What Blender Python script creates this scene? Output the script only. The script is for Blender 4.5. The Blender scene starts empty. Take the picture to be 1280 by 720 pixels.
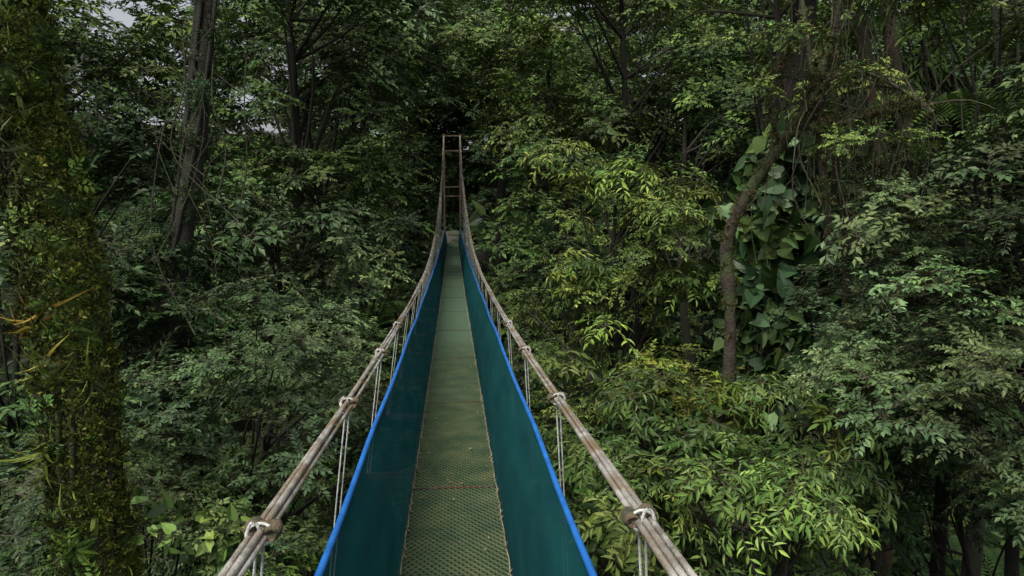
import bpy, math, random
import numpy as np
from mathutils import Vector, Euler
rng=np.random.default_rng(7); random.seed(7)
scene=bpy.context.scene
scene.view_settings.view_transform='Standard'
scene.view_settings.look='None'
scene.view_settings.exposure=0
YAW=math.radians(4.7)
# ---------------------------------------------------------------- helpers
class MB:
    def __init__(s): s.v=[];s.f=[];s.m=[];s.a=[];s.n=0
    def add(s,v,f,m=0,a=None):
        v=np.asarray(v,float).reshape(-1,3)
        s.v.append(v); s.f.extend([tuple(int(i)+s.n for i in q) for q in f])
        s.m.extend([m]*len(f)); s.a.append(np.full(len(v),0.5) if a is None else np.asarray(a,float)); s.n+=len(v)
    def obj(s,name,mats,parent=None,smooth=False,link=True):
        me=bpy.data.meshes.new(name)
        me.from_pydata(np.concatenate(s.v).tolist(),[],s.f)
        for m in mats: me.materials.append(m)
        me.polygons.foreach_set('material_index',s.m)
        if smooth: me.polygons.foreach_set('use_smooth',[True]*len(s.f))
        at=me.attributes.new('lv','FLOAT','POINT'); at.data.foreach_set('value',np.concatenate(s.a))
        me.update()
        o=bpy.data.objects.new(name,me)
        if link: scene.collection.objects.link(o)
        if parent: o.parent=parent
        return o
def empty(name,loc=(0,0,0)):
    e=bpy.data.objects.new(name,None); e.empty_display_size=.2; scene.collection.objects.link(e); return e
def tube(P,R,sides=8,bump=0,k=0,pitch=1,caps=True):
    P=np.asarray(P,float); n=len(P); R=np.broadcast_to(np.asarray(R,float),(n,))
    T=np.gradient(P,axis=0); T/=np.linalg.norm(T,axis=1)[:,None]+1e-9
    ref=np.array([0,0,1.]) if abs(T[:,2]).mean()<.8 else np.array([1.,0,0])
    A=np.cross(T,ref); A/=np.linalg.norm(A,axis=1)[:,None]+1e-9
    B=np.cross(T,A)
    L=np.concatenate([[0],np.cumsum(np.linalg.norm(np.diff(P,axis=0),axis=1))])
    th=np.linspace(0,2*np.pi,sides,endpoint=False)
    rr=R[:,None]*(1+(bump*np.abs(np.cos(k*(th[None]-L[:,None]*pitch)/2)) if k else 0))
    V=P[:,None]+rr[...,None]*(A[:,None]*np.cos(th)[None,:,None]+B[:,None]*np.sin(th)[None,:,None])
    V=V.reshape(-1,3); F=[]
    for i in range(n-1):
        for j in range(sides):
            a=i*sides+j;b=i*sides+(j+1)%sides
            F.append((a,b,b+sides,a+sides))
    if caps: F.append(tuple(range(sides))); F.append(tuple(range((n-1)*sides,n*sides))[::-1])
    return V,F
def box(c,s):
    c=np.array(c);s=np.array(s)/2
    V=np.array([[x,y,z] for x in(-1,1) for y in(-1,1) for z in(-1,1)])*s+c
    return V,[(0,1,3,2),(4,6,7,5),(0,4,5,1),(2,3,7,6),(0,2,6,4),(1,5,7,3)]
def curve(pts,n):
    pts=np.asarray(pts,float); t=np.linspace(0,1,len(pts)); tt=np.linspace(0,1,n); out=[]
    P=np.vstack([2*pts[0]-pts[1],pts,2*pts[-1]-pts[-2]])
    for x in tt*(len(pts)-1):
        i=min(int(x),len(pts)-2); f=x-i; a,b,c,d=P[i:i+4]
        out.append(.5*((2*b)+(-a+c)*f+(2*a-5*b+4*c-d)*f*f+(-a+3*b-3*c+d)*f**3))
    return np.array(out)
def at(az,el,d):
    a=math.radians(az)
    return np.array([d*math.sin(a),d*math.cos(a),d*math.cos(a-YAW)*math.tan(math.radians(el))])
def sm(a,b,x):
    t=np.clip((x-a)/(b-a),0,1); return t*t*(3-2*t)
def ground(x,y):
    x=np.asarray(x,float);y=np.asarray(y,float)
    yy=y+.12*x
    z=-10.5+8.2*sm(9,-7,y)+8.4*sm(22,42,yy)+np.clip(y-46,0,40)*.24
    z=z+np.clip(np.abs(x)-9,0,60)*.1*sm(5,15,y)
    n=.5*np.sin(x*.55+1)*np.cos(y*.47)+.25*np.sin(x*1.3+y*.9)+.3*np.sin(x*.21-y*.33)
    far=1-.9*(np.exp(-(x/3)**2)*(sm(36,40,y)+sm(-1,-5,y)))
    return z+n*far
# ---------------------------------------------------------------- materials
def mat(name):
    m=bpy.data.materials.new(name); m.use_nodes=True; nt=m.node_tree
    return m,nt,nt.nodes['Principled BSDF'],nt.nodes['Material Output']
def N(nt,t,**k):
    n=nt.nodes.new(t)
    for a,b in k.items(): setattr(n,a,b)
    return n
def noise_mat(name,c1,c2,scale=8,rough=.8,bump=.3,bscale=40,metal=0,c3=None,s3=1.5,coord='Object'):
    m,nt,b,o=mat(name); tc=N(nt,'ShaderNodeTexCoord')
    n=N(nt,'ShaderNodeTexNoise'); n.inputs['Scale'].default_value=scale; n.inputs['Detail'].default_value=6
    nt.links.new(tc.outputs[coord],n.inputs['Vector'])
    r=N(nt,'ShaderNodeValToRGB'); r.color_ramp.elements[0].position=.35; r.color_ramp.elements[1].position=.65
    r.color_ramp.elements[0].color=(*c1,1); r.color_ramp.elements[1].color=(*c2,1)
    nt.links.new(n.outputs['Fac'],r.inputs['Fac']); col=r.outputs['Color']
    if c3:
        n3=N(nt,'ShaderNodeTexNoise'); n3.inputs['Scale'].default_value=s3; n3.inputs['Detail'].default_value=4
        nt.links.new(tc.outputs[coord],n3.inputs['Vector'])
        r3=N(nt,'ShaderNodeValToRGB'); r3.color_ramp.elements[0].position=.45; r3.color_ramp.elements[1].position=.62
        nt.links.new(n3.outputs['Fac'],r3.inputs['Fac'])
        mx=N(nt,'ShaderNodeMixRGB'); mx.inputs[2].default_value=(*c3,1)
        nt.links.new(r3.outputs['Color'],mx.inputs[0]); nt.links.new(col,mx.inputs[1]); col=mx.outputs[0]
    nt.links.new(col,b.inputs['Base Color'])
    b.inputs['Roughness'].default_value=rough; b.inputs['Metallic'].default_value=metal
    n2=N(nt,'ShaderNodeTexNoise'); n2.inputs['Scale'].default_value=bscale; n2.inputs['Detail'].default_value=5
    nt.links.new(tc.outputs[coord],n2.inputs['Vector'])
    bp=N(nt,'ShaderNodeBump'); bp.inputs['Strength'].default_value=bump; bp.inputs['Distance'].default_value=.03
    nt.links.new(n2.outputs['Fac'],bp.inputs['Height']); nt.links.new(bp.outputs[0],b.inputs['Normal'])
    return m
def leaf_mat(name,rough=.42,spec=.3):
    m,nt,b,o=mat(name)
    ti=N(nt,'ShaderNodeAttribute',attribute_name='tint',attribute_type='INSTANCER')
    lv=N(nt,'ShaderNodeAttribute',attribute_name='lv')
    oi=N(nt,'ShaderNodeObjectInfo')
    a=N(nt,'ShaderNodeMath',operation='MULTIPLY_ADD'); nt.links.new(lv.outputs['Fac'],a.inputs[0]); a.inputs[1].default_value=1.4; a.inputs[2].default_value=.36
    c=N(nt,'ShaderNodeMath',operation='MULTIPLY_ADD'); nt.links.new(oi.outputs['Random'],c.inputs[0]); c.inputs[1].default_value=.6; c.inputs[2].default_value=.7
    d=N(nt,'ShaderNodeMath',operation='MULTIPLY'); nt.links.new(a.outputs[0],d.inputs[0]); nt.links.new(c.outputs[0],d.inputs[1])
    h=N(nt,'ShaderNodeHueSaturation'); nt.links.new(ti.outputs['Color'],h.inputs['Color']); nt.links.new(d.outputs[0],h.inputs['Value']); h.inputs['Saturation'].default_value=1.03
    hh=N(nt,'ShaderNodeMath',operation='MULTIPLY_ADD'); nt.links.new(lv.outputs['Fac'],hh.inputs[0]); hh.inputs[1].default_value=-.045; hh.inputs[2].default_value=.520
    nt.links.new(hh.outputs[0],h.inputs['Hue'])
    nt.links.new(h.outputs[0],b.inputs['Base Color']); b.inputs['Roughness'].default_value=rough; b.inputs['Specular IOR Level'].default_value=spec
    return m
M_leaf=leaf_mat('leaf',.5,.24); M_gloss=leaf_mat('glossy_leaf',.45,.28)
M_bark=noise_mat('mossy_bark',(.022,.017,.011),(.055,.042,.028),6,.9,.8,30,c3=(.036,.050,.014),s3=3)
M_dbark=noise_mat('dark_bark',(.008,.006,.005),(.020,.015,.011),6,.95,.8,30,c3=(.011,.016,.006),s3=2)
M_rbark=noise_mat('reddish_bark',(.03,.018,.011),(.075,.045,.028),5,.9,.8,30,c3=(.03,.035,.012),s3=2)
M_moss=noise_mat('moss_bark',(.016,.020,.006),(.060,.070,.016),9,.95,1,50,c3=(.022,.016,.010),s3=2.2)
M_twig=noise_mat('twig',(.03,.025,.015),(.06,.06,.03),6,.9,.2)
M_soil=noise_mat('forest_soil',(.008,.012,.005),(.026,.026,.013),1.5,.95,1,12,c3=(.015,.030,.008),s3=.5)
M_cable=noise_mat('weathered_wire_rope',(.15,.14,.12),(.42,.40,.36),14,.6,.4,120,metal=.1,c3=(.19,.135,.08),s3=3)
M_white=noise_mat('white_rope',(.36,.37,.35),(.64,.64,.62),20,.7,.4,150)
M_lace=noise_mat('stained_cord',(.10,.09,.05),(.42,.38,.28),12,.8,.4,150)
M_tape=noise_mat('green_stained_wrap',(.04,.05,.025),(.14,.095,.055),30,.8,.6,90)
M_rust=noise_mat('rusty_steel',(.05,.04,.03),(.12,.10,.08),6,.7,.4,60,metal=.3,c3=(.10,.04,.02),s3=4)
M_conc=noise_mat('mossy_concrete',(.10,.10,.08),(.18,.17,.15),5,.9,.5,40,c3=(.04,.06,.025),s3=2)
M_blue=noise_mat('blue_plastic_pipe',(.010,.10,.36),(.018,.15,.50),9,.45,.1,60)
def panel_mat():
    m,nt,b,o=mat('teal_shade_cloth'); tc=N(nt,'ShaderNodeTexCoord')
    mp=N(nt,'ShaderNodeMapping'); mp.inputs['Scale'].default_value=(1,.7,3); nt.links.new(tc.outputs['Object'],mp.inputs[0])
    n=N(nt,'ShaderNodeTexNoise'); n.inputs['Scale'].default_value=2.2; n.inputs['Detail'].default_value=7; nt.links.new(mp.outputs[0],n.inputs[0])
    r=N(nt,'ShaderNodeValToRGB'); e=r.color_ramp.elements; e[0].position=.3;e[1].position=.75
    e[0].color=(.004,.068,.082,1); e[1].color=(.009,.112,.118,1); nt.links.new(n.outputs[0],r.inputs[0])
    w1=N(nt,'ShaderNodeTexWave',bands_direction='Y'); w1.inputs['Scale'].default_value=45; w2=N(nt,'ShaderNodeTexWave',bands_direction='Z'); w2.inputs['Scale'].default_value=45
    w1.inputs['Distortion'].default_value=.6;w2.inputs['Distortion'].default_value=.6
    nt.links.new(tc.outputs['Object'],w1.inputs[0]); nt.links.new(tc.outputs['Object'],w2.inputs[0])
    ad=N(nt,'ShaderNodeMath',operation='MULTIPLY'); nt.links.new(w1.outputs['Fac'],ad.inputs[0]); nt.links.new(w2.outputs['Fac'],ad.inputs[1])
    mr=N(nt,'ShaderNodeMapRange'); mr.inputs['To Min'].default_value=.4; mr.inputs['To Max'].default_value=2.1; nt.links.new(ad.outputs[0],mr.inputs[0])
    mm=N(nt,'ShaderNodeMixRGB',blend_type='MULTIPLY'); mm.inputs[0].default_value=1
    nt.links.new(r.outputs[0],mm.inputs[1]); nt.links.new(mr.outputs[0],mm.inputs[2])
    bp=N(nt,'ShaderNodeBump'); bp.inputs['Strength'].default_value=.3; bp.inputs['Distance'].default_value=.004; nt.links.new(ad.outputs[0],bp.inputs['Height'])
    nt.links.new(bp.outputs[0],b.inputs['Normal']); nt.links.new(mm.outputs[0],b.inputs['Base Color']); b.inputs['Roughness'].default_value=.85; b.inputs['Specular IOR Level'].default_value=.15
    t=N(nt,'ShaderNodeBsdfTranslucent'); nt.links.new(mm.outputs[0],t.inputs[0]); mx=N(nt,'ShaderNodeMixShader'); mx.inputs[0].default_value=.25
    nt.links.new(b.outputs[0],mx.inputs[1]); nt.links.new(t.outputs[0],mx.inputs[2])
    tr=N(nt,'ShaderNodeBsdfTransparent'); m2=N(nt,'ShaderNodeMixShader'); m2.inputs[0].default_value=.06
    nt.links.new(mx.outputs[0],m2.inputs[1]); nt.links.new(tr.outputs[0],m2.inputs[2]); nt.links.new(m2.outputs[0],o.inputs['Surface'])
    return m
M_panel=panel_mat()
def deck_mat():
    m,nt,b,o=mat('algae_stained_grating'); tc=N(nt,'ShaderNodeTexCoord')
    lv=N(nt,'ShaderNodeAttribute',attribute_name='lv')
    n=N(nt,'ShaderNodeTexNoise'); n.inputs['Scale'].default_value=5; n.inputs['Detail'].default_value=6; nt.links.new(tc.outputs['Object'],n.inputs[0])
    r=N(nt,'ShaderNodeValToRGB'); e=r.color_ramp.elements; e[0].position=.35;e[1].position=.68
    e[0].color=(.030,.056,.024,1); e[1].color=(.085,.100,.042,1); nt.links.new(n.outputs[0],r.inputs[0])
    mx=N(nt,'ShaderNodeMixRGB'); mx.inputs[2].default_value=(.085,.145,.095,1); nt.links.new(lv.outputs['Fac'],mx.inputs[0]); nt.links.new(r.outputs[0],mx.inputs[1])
    nt.links.new(mx.outputs[0],b.inputs['Base Color']); b.inputs['Roughness'].default_value=.55; b.inputs['Metallic'].default_value=.15
    return m
M_deck=deck_mat()
# ---------------------------------------------------------------- leaf sprays
LEAF_V=np.array([[0,0,0],[-.5,.38,.10],[0,.42,0],[.5,.38,.10],[-.33,.72,.05],[.33,.72,.05],[0,.72,-.03],[0,1,-.10]])
LEAF_F=[(0,2,1),(0,3,2),(1,2,6,4),(2,3,5,6),(4,6,7),(6,5,7)]
SIM_V=np.array([[0,0,0],[-.5,.45,.08],[.5,.45,.08],[0,1,-.06],[0,.45,0]]); SIM_F=[(0,4,1),(0,2,4),(1,4,3),(4,2,3)]
ho=[(0,0),(-.3,-.14),(-.5,.1),(-.46,.4),(-.25,.75),(0,1.05),(.25,.75),(.46,.4),(.5,.1),(.3,-.14)]
HEART_V=np.array([[x,y,.10*abs(x)*2-.12*y*y] for x,y in ho]+[[0,.4,-.03]]); HEART_F=[(10,(i+1)%10,i) for i in range(10)]
STRAP_V=np.array([[sx*w,y,-.9*y*y*.6] for y,w in((0,.5),(.25,.6),(.5,.5),(.75,.35)) for sx in(-1,1)]+[[0,1,-.65]]); STRAP_F=[(0,1,3,2),(2,3,5,4),(4,5,7,6),(6,7,8)]
def unit(v): return v/(np.linalg.norm(v)+1e-9)
def leaf(mb,tv,tf,p,d,n,L,W,lv=None,m=0):
    d=unit(d); x=np.cross(d,n); x=unit(x); n2=np.cross(x,d)
    V=p+tv[:,0:1]*W*x+tv[:,1:2]*L*d+tv[:,2:3]*L*n2
    l=rng.random() if lv is None else lv
    mb.add(V,tf,m,np.full(len(tv),l))
def spray(name,ntw,tl,npt,L,W,droop,T,up=.35,mats=None,jit=.35,flat=.5):
    mb=MB(); tv,tf=T
    for k in range(ntw):
        a=2*math.pi*(k+rng.random()*.8)/ntw; e=rng.uniform(-.15,1.0)
        d=np.array([math.cos(a)*math.cos(e),math.sin(a)*math.cos(e),math.sin(e)*flat+up*.3]); d=unit(d)
        s=rng.uniform(.65,1.1)*tl; p0=rng.normal(0,.05,3)*tl*2
        pts=[p0+d*s*t+np.array([0,0,-droop*s*t*t]) for t in np.linspace(0,1,5)]
        V,F=tube(pts,np.linspace(.006,.002,5)*(1+tl),3,caps=False); mb.add(V,F,1)
        side=1; base=rng.random()*.6
        for i in range(npt):
            t=.2+.8*(i+.5)/npt; p=p0+d*s*t+np.array([0,0,-droop*s*t*t]); tan=unit(d+np.array([0,0,-2*droop*t]))
            sd=unit(np.cross(tan,[0,0,1])+1e-6)*side; side=-side
            ld=tan*.6+sd*rng.uniform(.5,1)+rng.normal(0,jit,3)*.6+np.array([0,0,-droop*.8*rng.random()])
            nn=np.array([0,0,1.])+rng.normal(0,jit,3)
            sc=rng.uniform(.65,1.15)
            leaf(mb,tv,tf,p,ld,nn,L*sc,W*sc,min(1,max(0,base+rng.random()*.5-.05)))
        leaf(mb,tv,tf,pts[-1],tan,np.array([0,0,1.]),L,W)
    return mb.obj(name,mats or [M_leaf,M_twig],link=False)
coll=bpy.data.collections.new('foliage_sprays')
kinds={}
def reg(key,obs):
    for o in obs: coll.objects.link(o)
    kinds[key]=[o.name for o in obs]
reg('fine',[spray('a_fine_%d'%i,11,.55,14,.10,.046,.25,(SIM_V,SIM_F)) for i in range(3)])
reg('broad',[spray('b_broad_%d'%i,9,.55,8,.17,.08,.3,(SIM_V,SIM_F),jit=.4) for i in range(3)])
reg('lance',[spray('c_lance_%d'%i,9,.6,9,.19,.055,.5,(LEAF_V,LEAF_F),jit=.35) for i in range(3)])
reg('tuft',[spray('d_tuft_%d'%i,6,.14,8,.06,.028,.3,(SIM_V,SIM_F),jit=.6) for i in range(2)])
def heart(name):
    mb=MB()
    for k in range(9):
        a=rng.random()*6.28; r=rng.uniform(.1,.5); p=np.array([math.cos(a)*r,math.sin(a)*r,rng.uniform(.05,.4)])
        V,F=tube([np.zeros(3),p*.5+[0,0,.1],p],.008,4,caps=False); mb.add(V,F,1)
        leaf(mb,HEART_V,HEART_F,p,np.array([p[0]*.6,p[1]*.6,-.1])+rng.normal(0,.3,3),np.array([0,0,1.])+rng.normal(0,.45,3),rng.uniform(.2,.38),rng.uniform(.17,.3))
    return mb.obj(name,[M_gloss,M_twig],link=False)
reg('heart',[heart('e_heart_%d'%i) for i in range(4)])
def fern(name):
    mb=MB()
    for k in range(9):
        a=2*math.pi*(k+rng.random()*.6)/9; L=rng.uniform(.6,.95); h=np.array([math.cos(a),math.sin(a),0])
        f=lambda t:h*L*t+np.array([0,0,L*(.75*t-.95*t*t)])
        V,F=tube([f(t) for t in np.linspace(0,1,7)],.006,3,caps=False); mb.add(V,F,1)
        b=rng.random()*.6
        for i in range(22):
            t=.12+.88*i/22; p=f(t); tan=unit(f(t+.02)-f(t-.02)); s=np.cross(tan,[0,0,1.]); s=unit(s); w=L*.26*math.sin(math.pi*min(1,t*.85+.12))
            for sg in(-1,1):
                leaf(mb,SIM_V,SIM_F,p,s*sg+tan*.35+[0,0,-.15],np.array([0,0,1.]),w,.035,b+rng.random()*.3)
    return mb.obj(name,[M_leaf,M_twig],link=False)
reg('fern',[fern('f_fern_%d'%i) for i in range(2)])
def strap(name):
    mb=MB()
    for k in range(16):
        a=rng.random()*6.28;e=rng.uniform(.2,1.4); d=np.array([math.cos(a)*math.cos(e),math.sin(a)*math.cos(e),math.sin(e)])
        leaf(mb,STRAP_V*np.array([1,1,1.3]),STRAP_F,rng.normal(0,.03,3),d,np.array([-math.cos(a)*.3,-math.sin(a)*.3,1.])+rng.normal(0,.3,3),rng.uniform(.22,.5),rng.uniform(.020,.036))
    return mb.obj(name,[M_leaf],link=False)
reg('strap',[strap('g_strap_%d'%i) for i in range(3)])
names=sorted(o.name for o in coll.objects); IDX={k:[names.index(n) for n in v] for k,v in kinds.items()}
ng=bpy.data.node_groups.new('scatter_foliage','GeometryNodeTree')
ng.interface.new_socket('Geometry',in_out='INPUT',socket_type='NodeSocketGeometry'); ng.interface.new_socket('Geometry',in_out='OUTPUT',socket_type='NodeSocketGeometry')
gi=ng.nodes.new('NodeGroupInput');go=ng.nodes.new('NodeGroupOutput');ip=ng.nodes.new('GeometryNodeInstanceOnPoints');ci=ng.nodes.new('GeometryNodeCollectionInfo')
ci.inputs['Collection'].default_value=coll; ci.inputs['Separate Children'].default_value=True; ci.inputs['Reset Children'].default_value=True
def na(nm,t):
    n=ng.nodes.new('GeometryNodeInputNamedAttribute'); n.data_type=t; n.inputs['Name'].default_value=nm; return n.outputs['Attribute']
er=ng.nodes.new('FunctionNodeEulerToRotation')
L=ng.links.new
L(gi.outputs[0],ip.inputs['Points']); L(ci.outputs[0],ip.inputs['Instance']); ip.inputs['Pick Instance'].default_value=True
L(na('idx','INT'),ip.inputs['Instance Index']); L(na('rot','FLOAT_VECTOR'),er.inputs[0]); L(er.outputs[0],ip.inputs['Rotation']); L(na('scl','FLOAT'),ip.inputs['Scale'])
L(ip.outputs[0],go.inputs[0])
class Fol:
    def __init__(s): s.p=[];s.r=[];s.s=[];s.i=[];s.t=[]
    def add(s,p,d,scale,kind,tint):
        q=Vector(d).to_track_quat('Z','Y'); 
        e=(q@Euler((0,0,random.random()*6.28)).to_quaternion()).to_euler()
        s.p.append(tuple(p)); s.r.append(tuple(e)); s.s.append(scale); s.i.append(random.choice(IDX[kind]))
        k=random.uniform(.8,1.2); s.t.append((tint[0]*k*random.uniform(.85,1.2),tint[1]*k,tint[2]*k*random.uniform(.85,1.2),1))
    def obj(s,name,parent=None):
        me=bpy.data.meshes.new(name); me.from_pydata(s.p,[],[])
        def A(n,t,f,v): a=me.attributes.new(n,t,'POINT'); a.data.foreach_set(f,np.array(v).ravel())
        A('rot','FLOAT_VECTOR','vector',np.array(s.r,dtype=float)); A('scl','FLOAT','value',s.s); A('idx','INT','value',np.array(s.i,dtype=np.int32)); A('tint','FLOAT_COLOR','color',np.array(s.t,dtype=float))
        o=bpy.data.objects.new(name,me); scene.collection.objects.link(o)
        if parent: o.parent=parent
        md=o.modifiers.new('scatter','NODES'); md.node_group=ng
        return o
def blob(fo,c,r,kind,tint,sc,dens,flat=.6):
    n=max(4,int(dens*r*r*7.5/(sc*sc)))
    for _ in range(n):
        d=rng.normal(0,1,3); d[2]=abs(d[2])*rng.choice([1,1,1,-.7]); d=unit(d)
        p=np.asarray(c)+d*r*rng.uniform(.6,1.05)*np.array([1,1,flat])
        if abs(p[0])<1.15 and -3<p[1]<39 and -3<p[2]<5: continue
        fo.add(p,d*.55+np.array([0,0,1])+rng.normal(0,.18,3),sc*rng.uniform(.7,1.2),kind if isinstance(kind,str) else random.choice(kind),tint)
def tree(name,c,R,kind,tint,nb=16,sc=1.,dens=1.,tr=.14,base=None,bark=None,flat=.8,bflat=.6,br=(.28,.45),lean=(0,0)):
    c=np.asarray(c,float)
    if base is None:
        bx,by=c[0]+lean[0]+rng.normal(0,.6),c[1]+lean[1]+rng.normal(0,.6); base=np.array([bx,by,ground(bx,by)-.4])
    E=empty(name); mb=MB(); fo=Fol(); base=np.asarray(base,float)
    top=c+np.array([0,0,R*flat*.4])
    h=top-base; P=curve([base,base+h*.35+rng.normal(0,.3,3),base+h*.7+rng.normal(0,.35,3),top],14)
    V,F=tube(P,np.linspace(tr*1.1,tr*.3,14)*rng.uniform(.9,1.1,14),8); mb.add(V,F)
    for k in range(nb):
        d=rng.normal(0,1,3); d[2]=d[2]*.9+.15; d=unit(d); rad=R*rng.uniform(.45,1.0)
        b=c+d*rad*np.array([1,1,flat]); r=R*rng.uniform(*br)
        j=int(rng.uniform(8,13)); p0=P[j]
        if p0[2]>b[2]: p0=P[max(6,j-4)]
        mid=(p0+b)/2+rng.normal(0,.14,3)*R*.4+np.array([0,0,.08*R])
        Q=curve([p0,mid,b],7); V,F=tube(Q,np.linspace(tr*.25,.01,7),5,caps=False); mb.add(V,F)
        tb=rng.uniform(.55,1.4)
        blob(fo,b,r,kind,tuple(np.array(tint)*tb),sc,dens,bflat)
    mb.obj('trunk_and_limbs',[bark or M_dbark],E,True); fo.obj('crown_foliage',E)
    return E
DARK=(.024,.053,.015); MID=(.050,.096,.022); LIGHT=(.090,.146,.034); YEL=(.120,.165,.028); GREY=(.062,.104,.038)
# ---------------------------------------------------------------- terrain
xs=np.concatenate([np.linspace(-260,-45,14),np.linspace(-42,42,86),np.linspace(45,260,14)]); ys=np.concatenate([np.linspace(-200,-14,10),np.linspace(-12,64,78),np.linspace(68,320,20)])
X,Y=np.meshgrid(xs,ys); Z=ground(X,Y); V=np.stack([X,Y,Z],-1).reshape(-1,3); nx=len(xs)
mb=MB(); mb.add(V,[(j*nx+i,j*nx+i+1,(j+1)*nx+i+1,(j+1)*nx+i) for j in range(len(ys)-1) for i in range(nx-1)]); mb.obj('ground',[M_soil],smooth=True)
# ---------------------------------------------------------------- bridge
S=.25
def dz(y): return -1.85+S*(((y-20)/20.)**2-1)
def cz(y): 
    y=np.asarray(y,float); return np.where(y<14,-1.25+.00234*(14-y)**2,-1.25+.00777*(y-14)**2)
def cx(y): return .55-.11*sm(14,40,y)
BR=empty('suspension_footbridge')
mb=MB(); st=.0214; xsn=np.arange(-14,15)*st
y=-4.0; row=0
while y<40:
    off=((np.arange(29)+row)%2)*.0235
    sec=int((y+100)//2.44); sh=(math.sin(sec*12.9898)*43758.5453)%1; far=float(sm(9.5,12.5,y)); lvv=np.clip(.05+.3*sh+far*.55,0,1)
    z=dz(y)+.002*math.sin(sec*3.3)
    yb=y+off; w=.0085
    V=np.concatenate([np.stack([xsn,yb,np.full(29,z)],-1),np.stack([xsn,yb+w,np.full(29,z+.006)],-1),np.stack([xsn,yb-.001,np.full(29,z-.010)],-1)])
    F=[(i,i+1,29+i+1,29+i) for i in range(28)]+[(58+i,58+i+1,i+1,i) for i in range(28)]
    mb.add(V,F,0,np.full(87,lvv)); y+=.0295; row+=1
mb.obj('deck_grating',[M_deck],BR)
mb=MB(); Yf=np.linspace(-4,40,90)
for sx in(-1,1):
    for q,r in((.305,.012),(.2,.010)):
        V,F=tube([[sx*q,yy,dz(yy)-.028] for yy in Yf],r,6); mb.add(V,F)
hy=[-1.4+1.7*i for i in range(25)]
for h in hy:
    V,F=box((-.02,h,dz(h)-.062),(1.28,.045,.045)); mb.add(V,F)
for s in np.arange(-2.4,40,2.44):
    V,F=box((0,s,dz(s)+.0075),(.6,.018,.006)); mb.add(V,F)
mb.obj('deck_frame',[M_rust],BR)
for sx in(-1,1):
    mb=MB(); ny=700; nz=9; Yp=np.linspace(-4,39.9,ny); V=[]
    for yy in Yp:
        for j in range(nz):
            t=j/(nz-1); wr=.008*math.sin(yy*3.7+sx)*math.sin(t*3.1)+.005*math.sin(yy*11+j*.7)*math.sin(t*3.1)
            xx=.302+(.415-.302)*t+wr-.02*math.sin(math.pi*t)
            V.append((sx*xx,yy,dz(yy)-.01+.81*t-.008*t*abs(math.sin((yy+1.4)/1.7*math.pi))))
    mb.add(V,[(i*nz+j,i*nz+j+1,(i+1)*nz+j+1,(i+1)*nz+j) for i in range(ny-1) for j in range(nz-1)])
    mb.obj('shade_cloth_side',[M_panel],BR,True)
    mb=MB(); Y2=np.linspace(-4,40,300)
    V,F=tube([[sx*(.418+.004*math.sin(a*2.1)),a,dz(a)+.80-.008*abs(math.sin((a+1.4)/1.7*math.pi))] for a in Y2],.0125,10); mb.add(V,F); mb.obj('blue_handrail_pipe',[M_blue],BR,True)
    mb=MB(); Y3=np.arange(-3.9,40,.04); V,F=tube([[sx*(.292+.003*math.sin(a*17)),a,dz(a)+.012+.004*math.cos(a*23+sx)] for a in Y3],.0038,4,caps=False); mb.add(V,F)
    a=-3.8
    while a<36:
        V,F=tube([[sx*.275,a,dz(a)+.008],[sx*.289,a+.012,dz(a)+.02],[sx*.302,a+.02,dz(a)+rng.uniform(.03,.05)]],.0035,4); mb.add(V,F); a+=rng.choice([.09,.12,.3])*rng.uniform(.7,1.3)
    mb.obj('edge_lacing',[M_lace],BR,True)
    mb=MB(); Yn=np.concatenate([np.arange(-4,9,.012),np.arange(9,40.01,.15)])
    offs=[(-.018,.004,.0098),(.003,.010,.0100),(.023,.0,.0098)] if sx>0 else [(-.022,.0,.0098),(.0,.009,.0105),(.020,-.003,.0085)]
    for ox,oz,r in offs:
        ph=rng.random()*6
        P=np.stack([sx*cx(Yn)+ox+.004*np.sin(Yn*1.3+ph),Yn,cz(Yn)+oz+.004*np.sin(Yn*.9+ph)],-1)
        nn=np.sum(Yn<9)
        V,F=tube(P[:nn],r*.82,24,.30,6,45); mb.add(V,F); V,F=tube(P[nn-1:],r,8); mb.add(V,F)
    mb.obj('main_cable',[M_cable],BR,True)
    mb=MB()
    for k,h in enumerate(hy):
        if h>38: continue
        c=np.array([sx*float(cx(h)),h,float(cz(h))]); bx=sx*(.66 if sx<0 else .60); bt=np.array([bx,h,dz(h)-.05])
        for q in(-1,1):
            P=curve([c+[q*.010,0,-.02],(c+bt)/2+[q*.010,.012*q,0],bt+[q*.01,0,0]],12); V,F=tube(P,.0042,6); mb.add(V,F,0)
        if h<8:
            for g in range(2):
                th=np.linspace(0,2*np.pi,22); w=.036+.003*g
                P=np.stack([c[0]+w*np.cos(th),np.full(22,h)+(g-.5)*.016+.012*np.sin(th+g),c[2]+.004+ .027*np.sin(th)],-1); V,F=tube(P,.005,6,caps=False); mb.add(V,F,2 if g else 0)
            th=np.linspace(.2,6.2,30); P=np.stack([c[0]+sx*.012+.018*np.sin(th),np.full(30,h-.02),c[2]-.03-.045*(1-np.cos(th))+.075],-1); V,F=tube(P,.0048,6); mb.add(V,F,0)
            for q,lo in((-sx*.032,.03),(sx*.028,.05)):
                Yt=np.linspace(-.05,.03,8)+h+lo; rr=.014*np.sin(np.linspace(.5,2.7,8))+.009
                V,F=tube(np.stack([np.full(8,c[0]+q),Yt,np.full(8,c[2]+.004)],-1),rr,10,.2,5,60); mb.add(V,F,2)
        elif h<22:
            V,F=tube([c+[-.032,0,0],c+[.032,0,0]],.018,8); mb.add(V,F,2)
        V,F=tube([bt+[0,-.03,.0],bt+[0,.03,0]],.016,8); mb.add(V,F,1)
    mb.obj('hanger_ropes',[M_white,M_rust,M_tape],BR,True)
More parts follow.
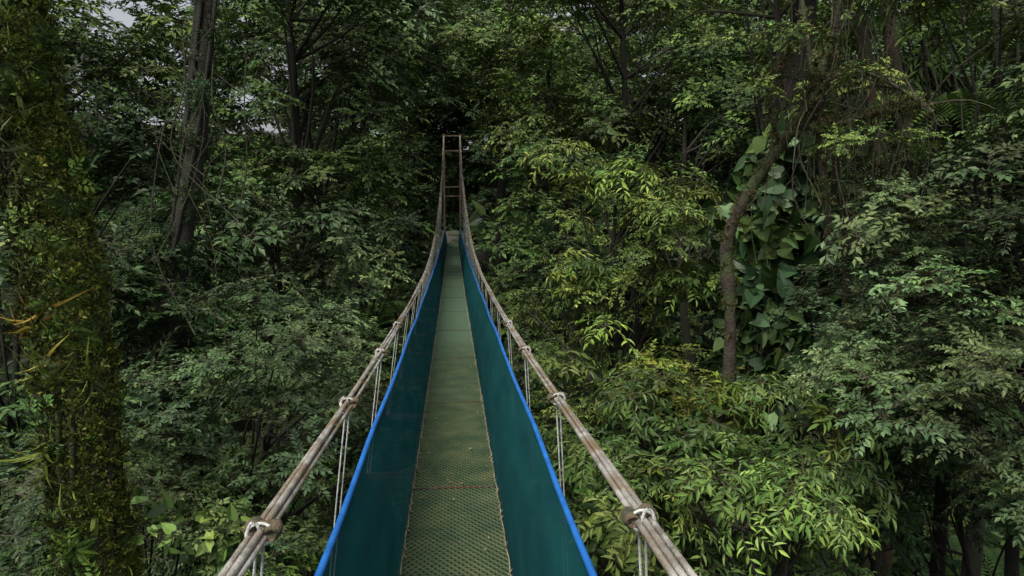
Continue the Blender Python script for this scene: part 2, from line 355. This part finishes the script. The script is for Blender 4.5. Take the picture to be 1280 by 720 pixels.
mb=MB(); g0=-2.3
for sx in(-1,1):
    V,F=box((sx*.44,40,(4.1+g0)/2),(.09,.09,4.1-g0)); mb.add(V,F)
    V,F=box((sx*.44,40,g0),(.5,.5,.5)); mb.add(V,F,1)
    V,F=tube([[sx*.44,40,4.05],[sx*.9,47,ground(0,47)+.0]],.018,6); mb.add(V,F)
    V,F=tube([[sx*.44,-4,float(cz(-4))],[sx*.9,-9,float(ground(0,-9))]],.018,6); mb.add(V,F)
for z in(4.0,3.2,1.25,.75): 
    V,F=box((0,39.99,z),(1.1 if z==4.0 else .79,.06,.07)); mb.add(V,F)
mb.obj('steel_tower',[M_rust,M_conc],BR)
mb=MB()
for i in range(5):
    V,F=box((0,40.6+i*.5,-1.95+i*.14),(1.3,.52,.3)); mb.add(V,F)
V,F=box((0,-5,-2.1),(1.6,2.0,.45)); mb.add(V,F)
mb.obj('landing_step',[M_conc],BR)
mb=MB()
for i in range(170):
    yy=1.5+38*rng.random()**1.3; leaf(mb,LEAF_V,LEAF_F,np.array([rng.uniform(-.27,.27),yy,dz(yy)+.014]),np.array([*rng.normal(0,1,2),.05]),np.array([0,0,1.])+rng.normal(0,.15,3),rng.uniform(.02,.05),rng.uniform(.012,.022))
M_fl=noise_mat('fallen_leaf',(.12,.10,.03),(.28,.24,.10),9,.6,.1)
mb.obj('fallen_leaves',[M_fl])
# ---------------------------------------------------------------- trees
E=empty('mossy_epiphyte_tree'); d0=6.3
P=curve([at(-26.2,-38,d0),at(-26.5,-28,d0),at(-27.0,-15,d0),at(-27.4,-5,d0),at(-28.2,4,d0),at(-29.5,14,d0),at(-30.2,30,d0+.2),at(-29,48,d0+.6)],60)
P=np.vstack([[P[0][0],P[0][1],ground(P[0][0],P[0][1])-.3],P]); 
rad=np.linspace(.25,.205,61)*(1+.07*np.sin(np.arange(61)*.8))
mb=MB(); V,F=tube(P,rad,24); V=V+rng.normal(0,.012,V.shape); mb.add(V,F)
for k in range(7):
    ph=rng.random()*6; Q=[P[i]+np.array([math.cos(ph+i*.07),math.sin(ph+i*.07),0])*rad[i]*1.06 for i in range(0,61,2)]; V,F=tube(Q,.02,6); mb.add(V,F)
for k in range(7):
    b=at(-32+rng.uniform(-6,14),48+rng.uniform(-4,14),d0+rng.uniform(-1,3)); V,F=tube(curve([P[-1-k],(P[-1-k]+b)/2+[0,0,.3],b],8),np.linspace(.08,.02,8),6); mb.add(V,F)
mb.obj('trunk',[M_moss],E,True)
fo=Fol()
clus=rng.uniform(1,60,30); cang=rng.uniform(3.0,6.6,30)
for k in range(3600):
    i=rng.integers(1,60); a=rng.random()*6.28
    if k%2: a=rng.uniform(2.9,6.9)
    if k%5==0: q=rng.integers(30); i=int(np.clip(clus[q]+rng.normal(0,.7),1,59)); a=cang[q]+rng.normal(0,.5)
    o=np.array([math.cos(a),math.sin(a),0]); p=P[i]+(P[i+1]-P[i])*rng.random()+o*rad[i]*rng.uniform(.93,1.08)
    r=rng.random(); br=.5+.8*rng.random(); right=(.35+1.2*max(0,o[0]*.9-o[1]*.25))  # tufts tinted lighter facing right, darker elsewhere: trunk's lit and shaded sides painted in
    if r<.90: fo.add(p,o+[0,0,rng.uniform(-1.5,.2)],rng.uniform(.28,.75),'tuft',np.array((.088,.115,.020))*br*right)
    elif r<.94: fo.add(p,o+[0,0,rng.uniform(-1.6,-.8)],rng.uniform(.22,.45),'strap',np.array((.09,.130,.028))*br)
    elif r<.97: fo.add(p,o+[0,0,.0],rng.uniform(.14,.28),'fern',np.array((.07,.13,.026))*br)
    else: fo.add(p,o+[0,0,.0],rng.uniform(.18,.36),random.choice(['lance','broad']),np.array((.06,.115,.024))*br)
for el,n,tn,azs in((-9.5,4,(.17,.155,.03),(3.6,5.4)),(-12,3,(.12,.15,.03),(3.6,5.8)),(4.8,8,(.14,.19,.085),(2.8,4.6)),(0,3,(.12,.16,.06),(2.8,4.2)),(-18,3,(.09,.14,.03),(3.2,6.2)),(-25,3,(.09,.14,.03),(4.6,6.2)),(11,3,(.08,.13,.04),(3.2,6.2))):
    i=int(np.argmin(abs(P[:,2]-at(-27,el,d0)[2])))
    for k in range(n):
        a=rng.uniform(*azs); o=np.array([math.cos(a),math.sin(a),0]); fo.add(P[i]+o*rad[i]*1.0+[0,0,rng.uniform(-.2,.2)],o+[0,0,-1.4],rng.uniform(.5,.85),'strap',tn)
fo.obj('epiphytes',E)
fo=Fol()
for k in range(7):
    b=at(rng.uniform(-44,-27),rng.uniform(42,60),d0+rng.uniform(-1,3)); blob(fo,b,1.0,'fine',MID,1,.35)
fo.obj('crown_foliage',E)
T=tree
T('rainforest_tree',at(-14,-21,9.5),2.6,'fine',GREY,26,.8,.9,.12)
T('rainforest_tree',at(-8.5,-18.5,13),2.3,'fine',GREY,18,.85,.9,.12)
T('rainforest_tree',at(-20.5,-24,9.8),2.0,['fine','broad'],MID,16,.8,.8,.1)
T('rainforest_tree',at(-20,-11,14),2.2,['broad','lance'],DARK,14,1.,.8,.12)
T('rainforest_tree',at(-30,-12,12),2.6,['fine','broad'],DARK,18,1.,.8,.12)
T('rainforest_tree',at(-25,-22,12),2.0,['fine','broad'],DARK,12,1.,.7,.12)
T('rainforest_tree',at(-13.5,-4,15),2.1,['broad'],GREY,16,1.,.75,.11)
T('rainforest_tree',at(-7,-4,21),2.8,['broad','fine'],GREY,18,1.1,.8,.14)
T('rainforest_tree',at(-4.6,-10,18),1.9,'fine',MID,12,1.0,.8,.12)
T('rainforest_tree',at(-11,4,24),4.2,['broad','fine'],MID,20,1.3,.75,.2)
T('rainforest_tree',at(-27,3,17),3.4,['broad','fine'],DARK,18,1.2,.7,.2)
T('rainforest_tree',at(-12,14,22),3.9,['broad','fine'],MID,20,1.3,.7,.25)
T('rainforest_tree',at(-30.5,14,24),4.2,['fine','broad'],LIGHT,22,1.4,.75,.25)
T('rainforest_tree',at(-6,11,30),5,['fine','broad'],GREY,22,1.4,.75,.25)
T('broadleaf_shrub',at(-21,-27.5,6.6),.7,['broad','heart'],(.085,.14,.035),7,.42,.6,.03)
E=empty('vine_covered_tree'); P=curve([at(-20.9,-30,12.8),at(-20.7,-9,12.8),at(-19.8,-2,12.8),at(-18.6,6,12.8),at(-17.4,16,12.9),at(-16,28,13.4)],40)
P[0][2]=ground(P[0][0],P[0][1])-.3; mb=MB(); V,F=tube(P,np.linspace(.20,.12,40)*rng.uniform(.9,1.1,40),12); mb.add(V,F)
for k in range(5):
    ph=rng.random()*6; Q=[p+np.array([math.cos(ph+i*.15),math.sin(ph+i*.15),0])*.18 for i,p in enumerate(P[::2])]; V,F=tube(Q,.03,6); mb.add(V,F)
mb.obj('trunk',[M_dbark],E,True); fo=Fol()
for k in range(210):
    p=P[rng.integers(4,39)]+rng.normal(0,.05,3); a=rng.random()*6.28; o=np.array([math.cos(a),math.sin(a),0]); fo.add(p+o*.18,o+[0,0,-.1],rng.uniform(.22,.45),random.choice(['broad','lance','tuft','tuft']),DARK)
for k in range(8): blob(fo,at(rng.uniform(-19,-12),rng.uniform(22,32),14+rng.uniform(-2,3)),1.3,'broad',MID,1,.5)
fo.obj('epiphytes',E)
T('rainforest_tree',at(4,11,33),4.6,['fine','broad'],LIGHT,26,1.3,.8,.25)
T('rainforest_tree',at(7.5,8,27),4.0,['broad','fine'],LIGHT,26,1.1,.75,.2,lean=(1.5,0))
T('rainforest_tree',at(13,13,24),4.0,['fine','broad'],LIGHT,20,1.2,.75,.22)
T('rainforest_tree',at(9,0,21),2.5,['broad','fine'],MID,16,1.1,.8,.14)
T('rainforest_tree',at(0,11,50),6,['fine','broad'],MID,26,1.8,.9,.3,base=(3.5,51,-1.5))
T('rainforest_tree',at(-3.5,8,47),4.5,['fine','broad'],DARK,22,1.7,.9,.25)
T('rainforest_tree',at(3.5,7,48),4.0,['fine','broad'],DARK,20,1.7,.9,.25)
for x,y2,z2 in((-2.6,42,.3),(2.8,41.5,.2),(-1.9,45.5,1.2),(2.0,46,1.4),(0.2,49,2.2),(-4.5,46,1.5),(4.8,46,1.5),(-3.0,38,-1.6),(3.4,37.5,-1.5),(-2.2,44,3.6),(2.4,44,3.7),(0,47,4.6)):
    T('dark_understory_shrub',(x,y2,z2),1.7,['broad','fine'],DARK,9,1.2,.8,.06)
T('rainforest_tree',at(7,-8,16),2.0,'fine',MID,14,1.0,.9,.12)
T('rainforest_tree',at(12.8,-3,12),1.75,['lance','fine'],(.10,.155,.032),26,.72,.85,.10,flat=1.0,bflat=.5,br=(.2,.34))
T('rainforest_tree',at(10.5,-12,11),1.6,['fine','lance'],LIGHT,16,.75,.9,.09)
T('rainforest_tree',at(15,-21,8.5),1.7,['lance','broad'],MID,18,.75,.9,.09)
T('rainforest_tree',at(22.5,-23,7.6),1.55,['lance'],LIGHT,18,.65,.9,.09)
T('rainforest_tree',at(17.5,-16,10),1.2,['lance','fine'],YEL,12,.7,.8,.09)
T('rainforest_tree',at(11,-24,9.5),1.6,['broad','fine'],MID,14,.75,.9,.09)
T('rainforest_tree',at(41,-10.5,8.8),1.9,'fine',(.072,.118,.044),36,.70,1.0,.10,base=(9.4,7.6,-9),flat=1.05)
T('rainforest_tree',at(39.5,-1.5,9.8),1.7,'fine',(.072,.118,.044),26,.70,1.0,.08,base=(9.6,8.4,-9),flat=.9)
T('rainforest_tree',at(46,1,9.5),2.2,['fine','broad'],GREY,18,.8,.8,.12)
T('rainforest_tree',at(32,-21,12.5),1.7,['broad','fine'],DARK,12,.95,.7,.1)
T('rainforest_tree',at(37,-24,11.5),1.6,['broad','fine'],DARK,12,.95,.7,.08)
T('rainforest_tree',at(31,-9,15.5),2.2,['broad','fine'],DARK,12,1.0,.7,.12)
T('rainforest_tree',at(37,16,11),2.3,['fine','lance'],LIGHT,14,.8,.5,.10)
T('rainforest_tree',at(24,16,13),2.3,['fine','broad'],LIGHT,14,.85,.55,.12)
T('rainforest_tree',at(28,2,22),3.4,['broad','fine'],DARK,16,1.2,.7,.2)
T('rainforest_tree',at(38,8,17),3.2,['fine','fern'],MID,18,1.1,.7,.2)
T('rainforest_tree',at(18,5,21),2.6,['fine','broad'],MID,14,1.1,.7,.18)
# tree fern, upper right
E=empty('tree_fern'); c=at(36,7.5,11.5); mb=MB(); V,F=tube(curve([[c[0]+.4,c[1]+.3,ground(c[0],c[1])-.2],[c[0]+.1,c[1],c[2]-3],c],14),np.linspace(.11,.07,14),8); mb.add(V,F); mb.obj('trunk',[M_dbark],E,True)
fo=Fol(); 
for k in range(3): fo.add(c+rng.normal(0,.04,3),(rng.normal(0,.1),rng.normal(0,.1)-.1,1),1.5,'fern',LIGHT)
fo.obj('fronds',E)
# philodendron column
E=empty('philodendron_covered_tree'); D=12.2; P=curve([at(25,-30,D),at(25,-10,D),at(25.3,2,D),at(26,12,D),at(26,24,D)],24); P[0][2]=ground(P[0][0],P[0][1])-.3
mb=MB(); V,F=tube(P,np.linspace(.28,.16,24),10); mb.add(V,F); mb.obj('trunk',[M_dbark],E,True); fo=Fol()
for k in range(190):
    el=rng.uniform(-15,4.5); w=1.0+.9*math.sin((el+15)/19.5*math.pi)+.35*math.sin(el*1.7); p=at(25.2+rng.normal(0,1)*w*.9,el,D+rng.uniform(-1.0,.2)); fo.add(p,np.array([-.35,-.8,.5])+rng.normal(0,.45,3),rng.uniform(.65,1.1),'heart',random.choice([DARK,MID,(.05,.095,.036),(.06,.11,.042)]))
for k in range(8): blob(fo,at(rng.uniform(22,30),rng.uniform(20,30),D+rng.uniform(-1,2)),1.2,'broad',MID,1,.5)
fo.obj('heart_shaped_leaves',E)
# curved branching tree
E=empty('crooked_mossy_tree'); mb=MB(); D=9.6
P1=curve([at(21.6,-34,D),at(21.8,-11,D),at(21.3,-3,D),at(22.6,1,D),at(24.6,4.6,D),at(26.0,6.8,D),at(27.0,9,D),at(28,13,D)],40); P1[0][2]=ground(P1[0][0],P1[0][1])-.2
V,F=tube(P1,np.linspace(.085,.055,40)*rng.uniform(.85,1.15,40),9); mb.add(V,F)
P2=curve([at(25.8,6.4,D),at(29,6.7,D),at(31.5,7.6,D-.3),at(33.5,7.9,D-.5)],24); V,F=tube(P2,np.linspace(.052,.026,24)*rng.uniform(.85,1.15,24),7); mb.add(V,F)
P3=curve([at(28.6,-2.5,D+.5),at(27.6,4,D+.2),at(27,9,D),at(26,15,D),at(25,20,D)],24); V,F=tube(P3,np.linspace(.04,.03,24),7); mb.add(V,F)
P4=curve([at(29.9,-30,D+1),at(29.7,-5,D+1),at(28.7,3,D+.5),at(28.2,10,D+.4),at(28.5,22,D)],24); P4[0][2]=ground(P4[0][0],P4[0][1]);V,F=tube(P4,np.linspace(.055,.045,24),7); mb.add(V,F)
P5=curve([at(25.9,6.6,D),at(27.5,9.4,D-.2),at(29.5,10.6,D-.3),at(32,9.6,D-.5),at(34.5,7.5,D-.6)],24); V,F=tube(P5,np.linspace(.038,.014,24),6); mb.add(V,F)
P6=curve([at(24.8,5,D),at(24.0,8,D-.2),at(24.6,11,D-.3),at(26.5,14,D-.5)],24); V,F=tube(P6,np.linspace(.03,.012,24),6); mb.add(V,F)
fo=Fol()
for PP,n in((P1,230),(P2,110),(P3,60),(P4,80),(P5,60),(P6,40)):
    for k in range(n):
        p=PP[rng.integers(1,len(PP)-1)]+rng.normal(0,.035,3); a=rng.random()*6.28; o=np.array([math.cos(a),math.sin(a),0]); fo.add(p+o*.03,o+[0,0,-.5],rng.uniform(.25,.65),'tuft',(.070,.070,.022))
    for k in range(9):   # hanging aerial roots and moss
        p=PP[rng.integers(8,len(PP)-1)]; Ln=rng.uniform(.25,1.4); V,F=tube(curve([p,p+[rng.normal(0,.05),0,-Ln*.5],p+[rng.normal(0,.08),0,-Ln]],8),rng.uniform(.003,.006),4); mb.add(V,F)
for k in range(22):
    p=[P2,P5,P1,P6][k%4]; p=p[rng.integers(8,24)] if k%4!=2 else p[rng.integers(30,40)]; b=p+rng.normal(0,.5,3)+[0,0,.3]; V,F=tube(curve([p,(p+b)/2+[0,0,.1]+rng.normal(0,.07,3),b],7),np.linspace(.014,.004,7),5); mb.add(V,F)
    if k<12: blob(fo,b+[0,0,.1],.28,'fine',LIGHT,.42,.4)
mb.obj('trunk_and_branches',[M_bark],E,True); fo.obj('epiphytes',E)
for a0,a1,dd in((32.2,29.0,14),(33.8,30.8,15)):
    E=empty('leaning_tree'); P=curve([at(a0-1,-30,dd+1),at(a0+.8,-8,dd+.6),at(a0,-1,dd),at((a0+a1)/2+.3,8,dd),at(a1,18,dd),at(a1-1,28,dd)],24); P[0][2]=ground(P[0][0],P[0][1]); mb=MB()
    V,F=tube(P,np.linspace(.15,.10,24),10); mb.add(V,F); mb.obj('trunk',[M_rbark],E,True); fo=Fol()
    for k in range(7): blob(fo,P[-1]+rng.normal(0,1.3,3),1.1,'broad',MID,1,.6)
    fo.obj('crown_foliage',E)
mb=MB()
for k in range(44):
    az=rng.choice([rng.uniform(27,34),rng.uniform(28,34),rng.uniform(28,34),rng.uniform(-20,-14)]); dd=rng.uniform(9,11.5); t=at(az,rng.uniform(7,16),dd); Ln=rng.uniform(1.2,3.4)
    P=curve([t,t+[rng.normal(0,.2),0,-Ln*.3],t+[rng.normal(0,.25),.1,-Ln*.65],t+[rng.normal(0,.3),0,-Ln]],14); V,F=tube(P,rng.uniform(.004,.011),5); mb.add(V,F)
mb.obj('hanging_vines',[M_bark],smooth=True)
cnt=0
for k in range(400):
    if cnt>=42: break
    az=rng.uniform(-40,50); dd=rng.uniform(24,60); x=dd*math.sin(math.radians(az)); y=dd*math.cos(math.radians(az))
    if abs(x)<4.5 and y<46: continue
    g=float(ground(x,y)); H=rng.uniform(6,15); R=rng.uniform(2.6,4.8)*(1+dd/120)
    el=math.degrees(math.atan2(g+H,dd))
    if -25<az<-18.5 and el>7: continue
    T('background_tree',(x,y,g+H),R,['fine','broad'],random.choice([DARK,MID,MID,GREY,LIGHT]),12,1.3+dd/45,.6,.2); cnt+=1
fo=Fol()
for k in range(3000):
    az=rng.uniform(-48,56); dd=4+58*rng.random()**1.0; x=dd*math.sin(math.radians(az)); y=dd*math.cos(math.radians(az))
    if abs(x)<1.6 and y>36: continue
    g=float(ground(x,y)); fo.add((x,y,g+rng.uniform(0,1.3)),(rng.normal(0,.2),rng.normal(0,.2)-.2,1),rng.uniform(1.1,2.2)*(1+dd/70),random.choice(['fine','broad','fern','broad','heart']),random.choice([DARK,MID]))
for k in range(420):
    x=rng.uniform(-14,14); y=rng.uniform(43.5,66)
    if abs(x)<1.0 and y<45: continue
    fo.add((x,y,float(ground(x,y))+rng.uniform(0,1.5)),(rng.normal(0,.2),rng.normal(0,.2)-.4,1),rng.uniform(1.8,3.0),'broad',random.choice([DARK,DARK,MID]))
fo.obj('undergrowth')
fo=Fol()
for az in np.arange(-48,60,3.0):
    for el0 in (0,4,8,12,16,20):
        if -24.2<az<-20.8 and el0>12: continue
        dd=rng.uniform(62,80); c=at(az+rng.normal(0,.8),el0+rng.normal(0,.8),dd)
        for j in range(4): blob(fo,c+rng.normal(0,2.2,3),3.4,'broad',random.choice([MID,LIGHT,MID]),3.6,.8,.8)
fo.obj('distant_forest')
# ---------------------------------------------------------------- light
w=bpy.data.worlds.new('World'); scene.world=w; w.use_nodes=True; nt=w.node_tree; bg=nt.nodes['Background']
sk=nt.nodes.new('ShaderNodeTexSky'); sk.sky_type='NISHITA'; sk.sun_disc=False; se=math.radians(58); sr=math.radians(215)
sk.dust_density=5; sk.air_density=1.0; sk.ozone_density=.6
hs=nt.nodes.new('ShaderNodeHueSaturation'); hs.inputs['Saturation'].default_value=.3; hs.inputs['Value'].default_value=1.2
sk.sun_elevation=se; sk.sun_rotation=sr; nt.links.new(sk.outputs[0],hs.inputs['Color']); nt.links.new(hs.outputs[0],bg.inputs[0]); bg.inputs[1].default_value=.14
ld=bpy.data.lights.new('sun','SUN'); ld.energy=3.0; ld.angle=math.radians(25); ld.color=(1,.96,.84)
lo=bpy.data.objects.new('sun',ld); scene.collection.objects.link(lo)
s=Vector((math.sin(sr)*math.cos(se),math.cos(sr)*math.cos(se),math.sin(se))); lo.rotation_euler=s.to_track_quat('Z','Y').to_euler()
cam=bpy.data.cameras.new('camera'); co=bpy.data.objects.new('camera',cam); scene.collection.objects.link(co); scene.camera=co
cam.sensor_width=36; cam.lens=900/1280*36; cam.clip_end=1000; cam.clip_start=.05
co.location=(0,0,0); co.rotation_euler=(math.radians(90-6.2),0,-YAW)
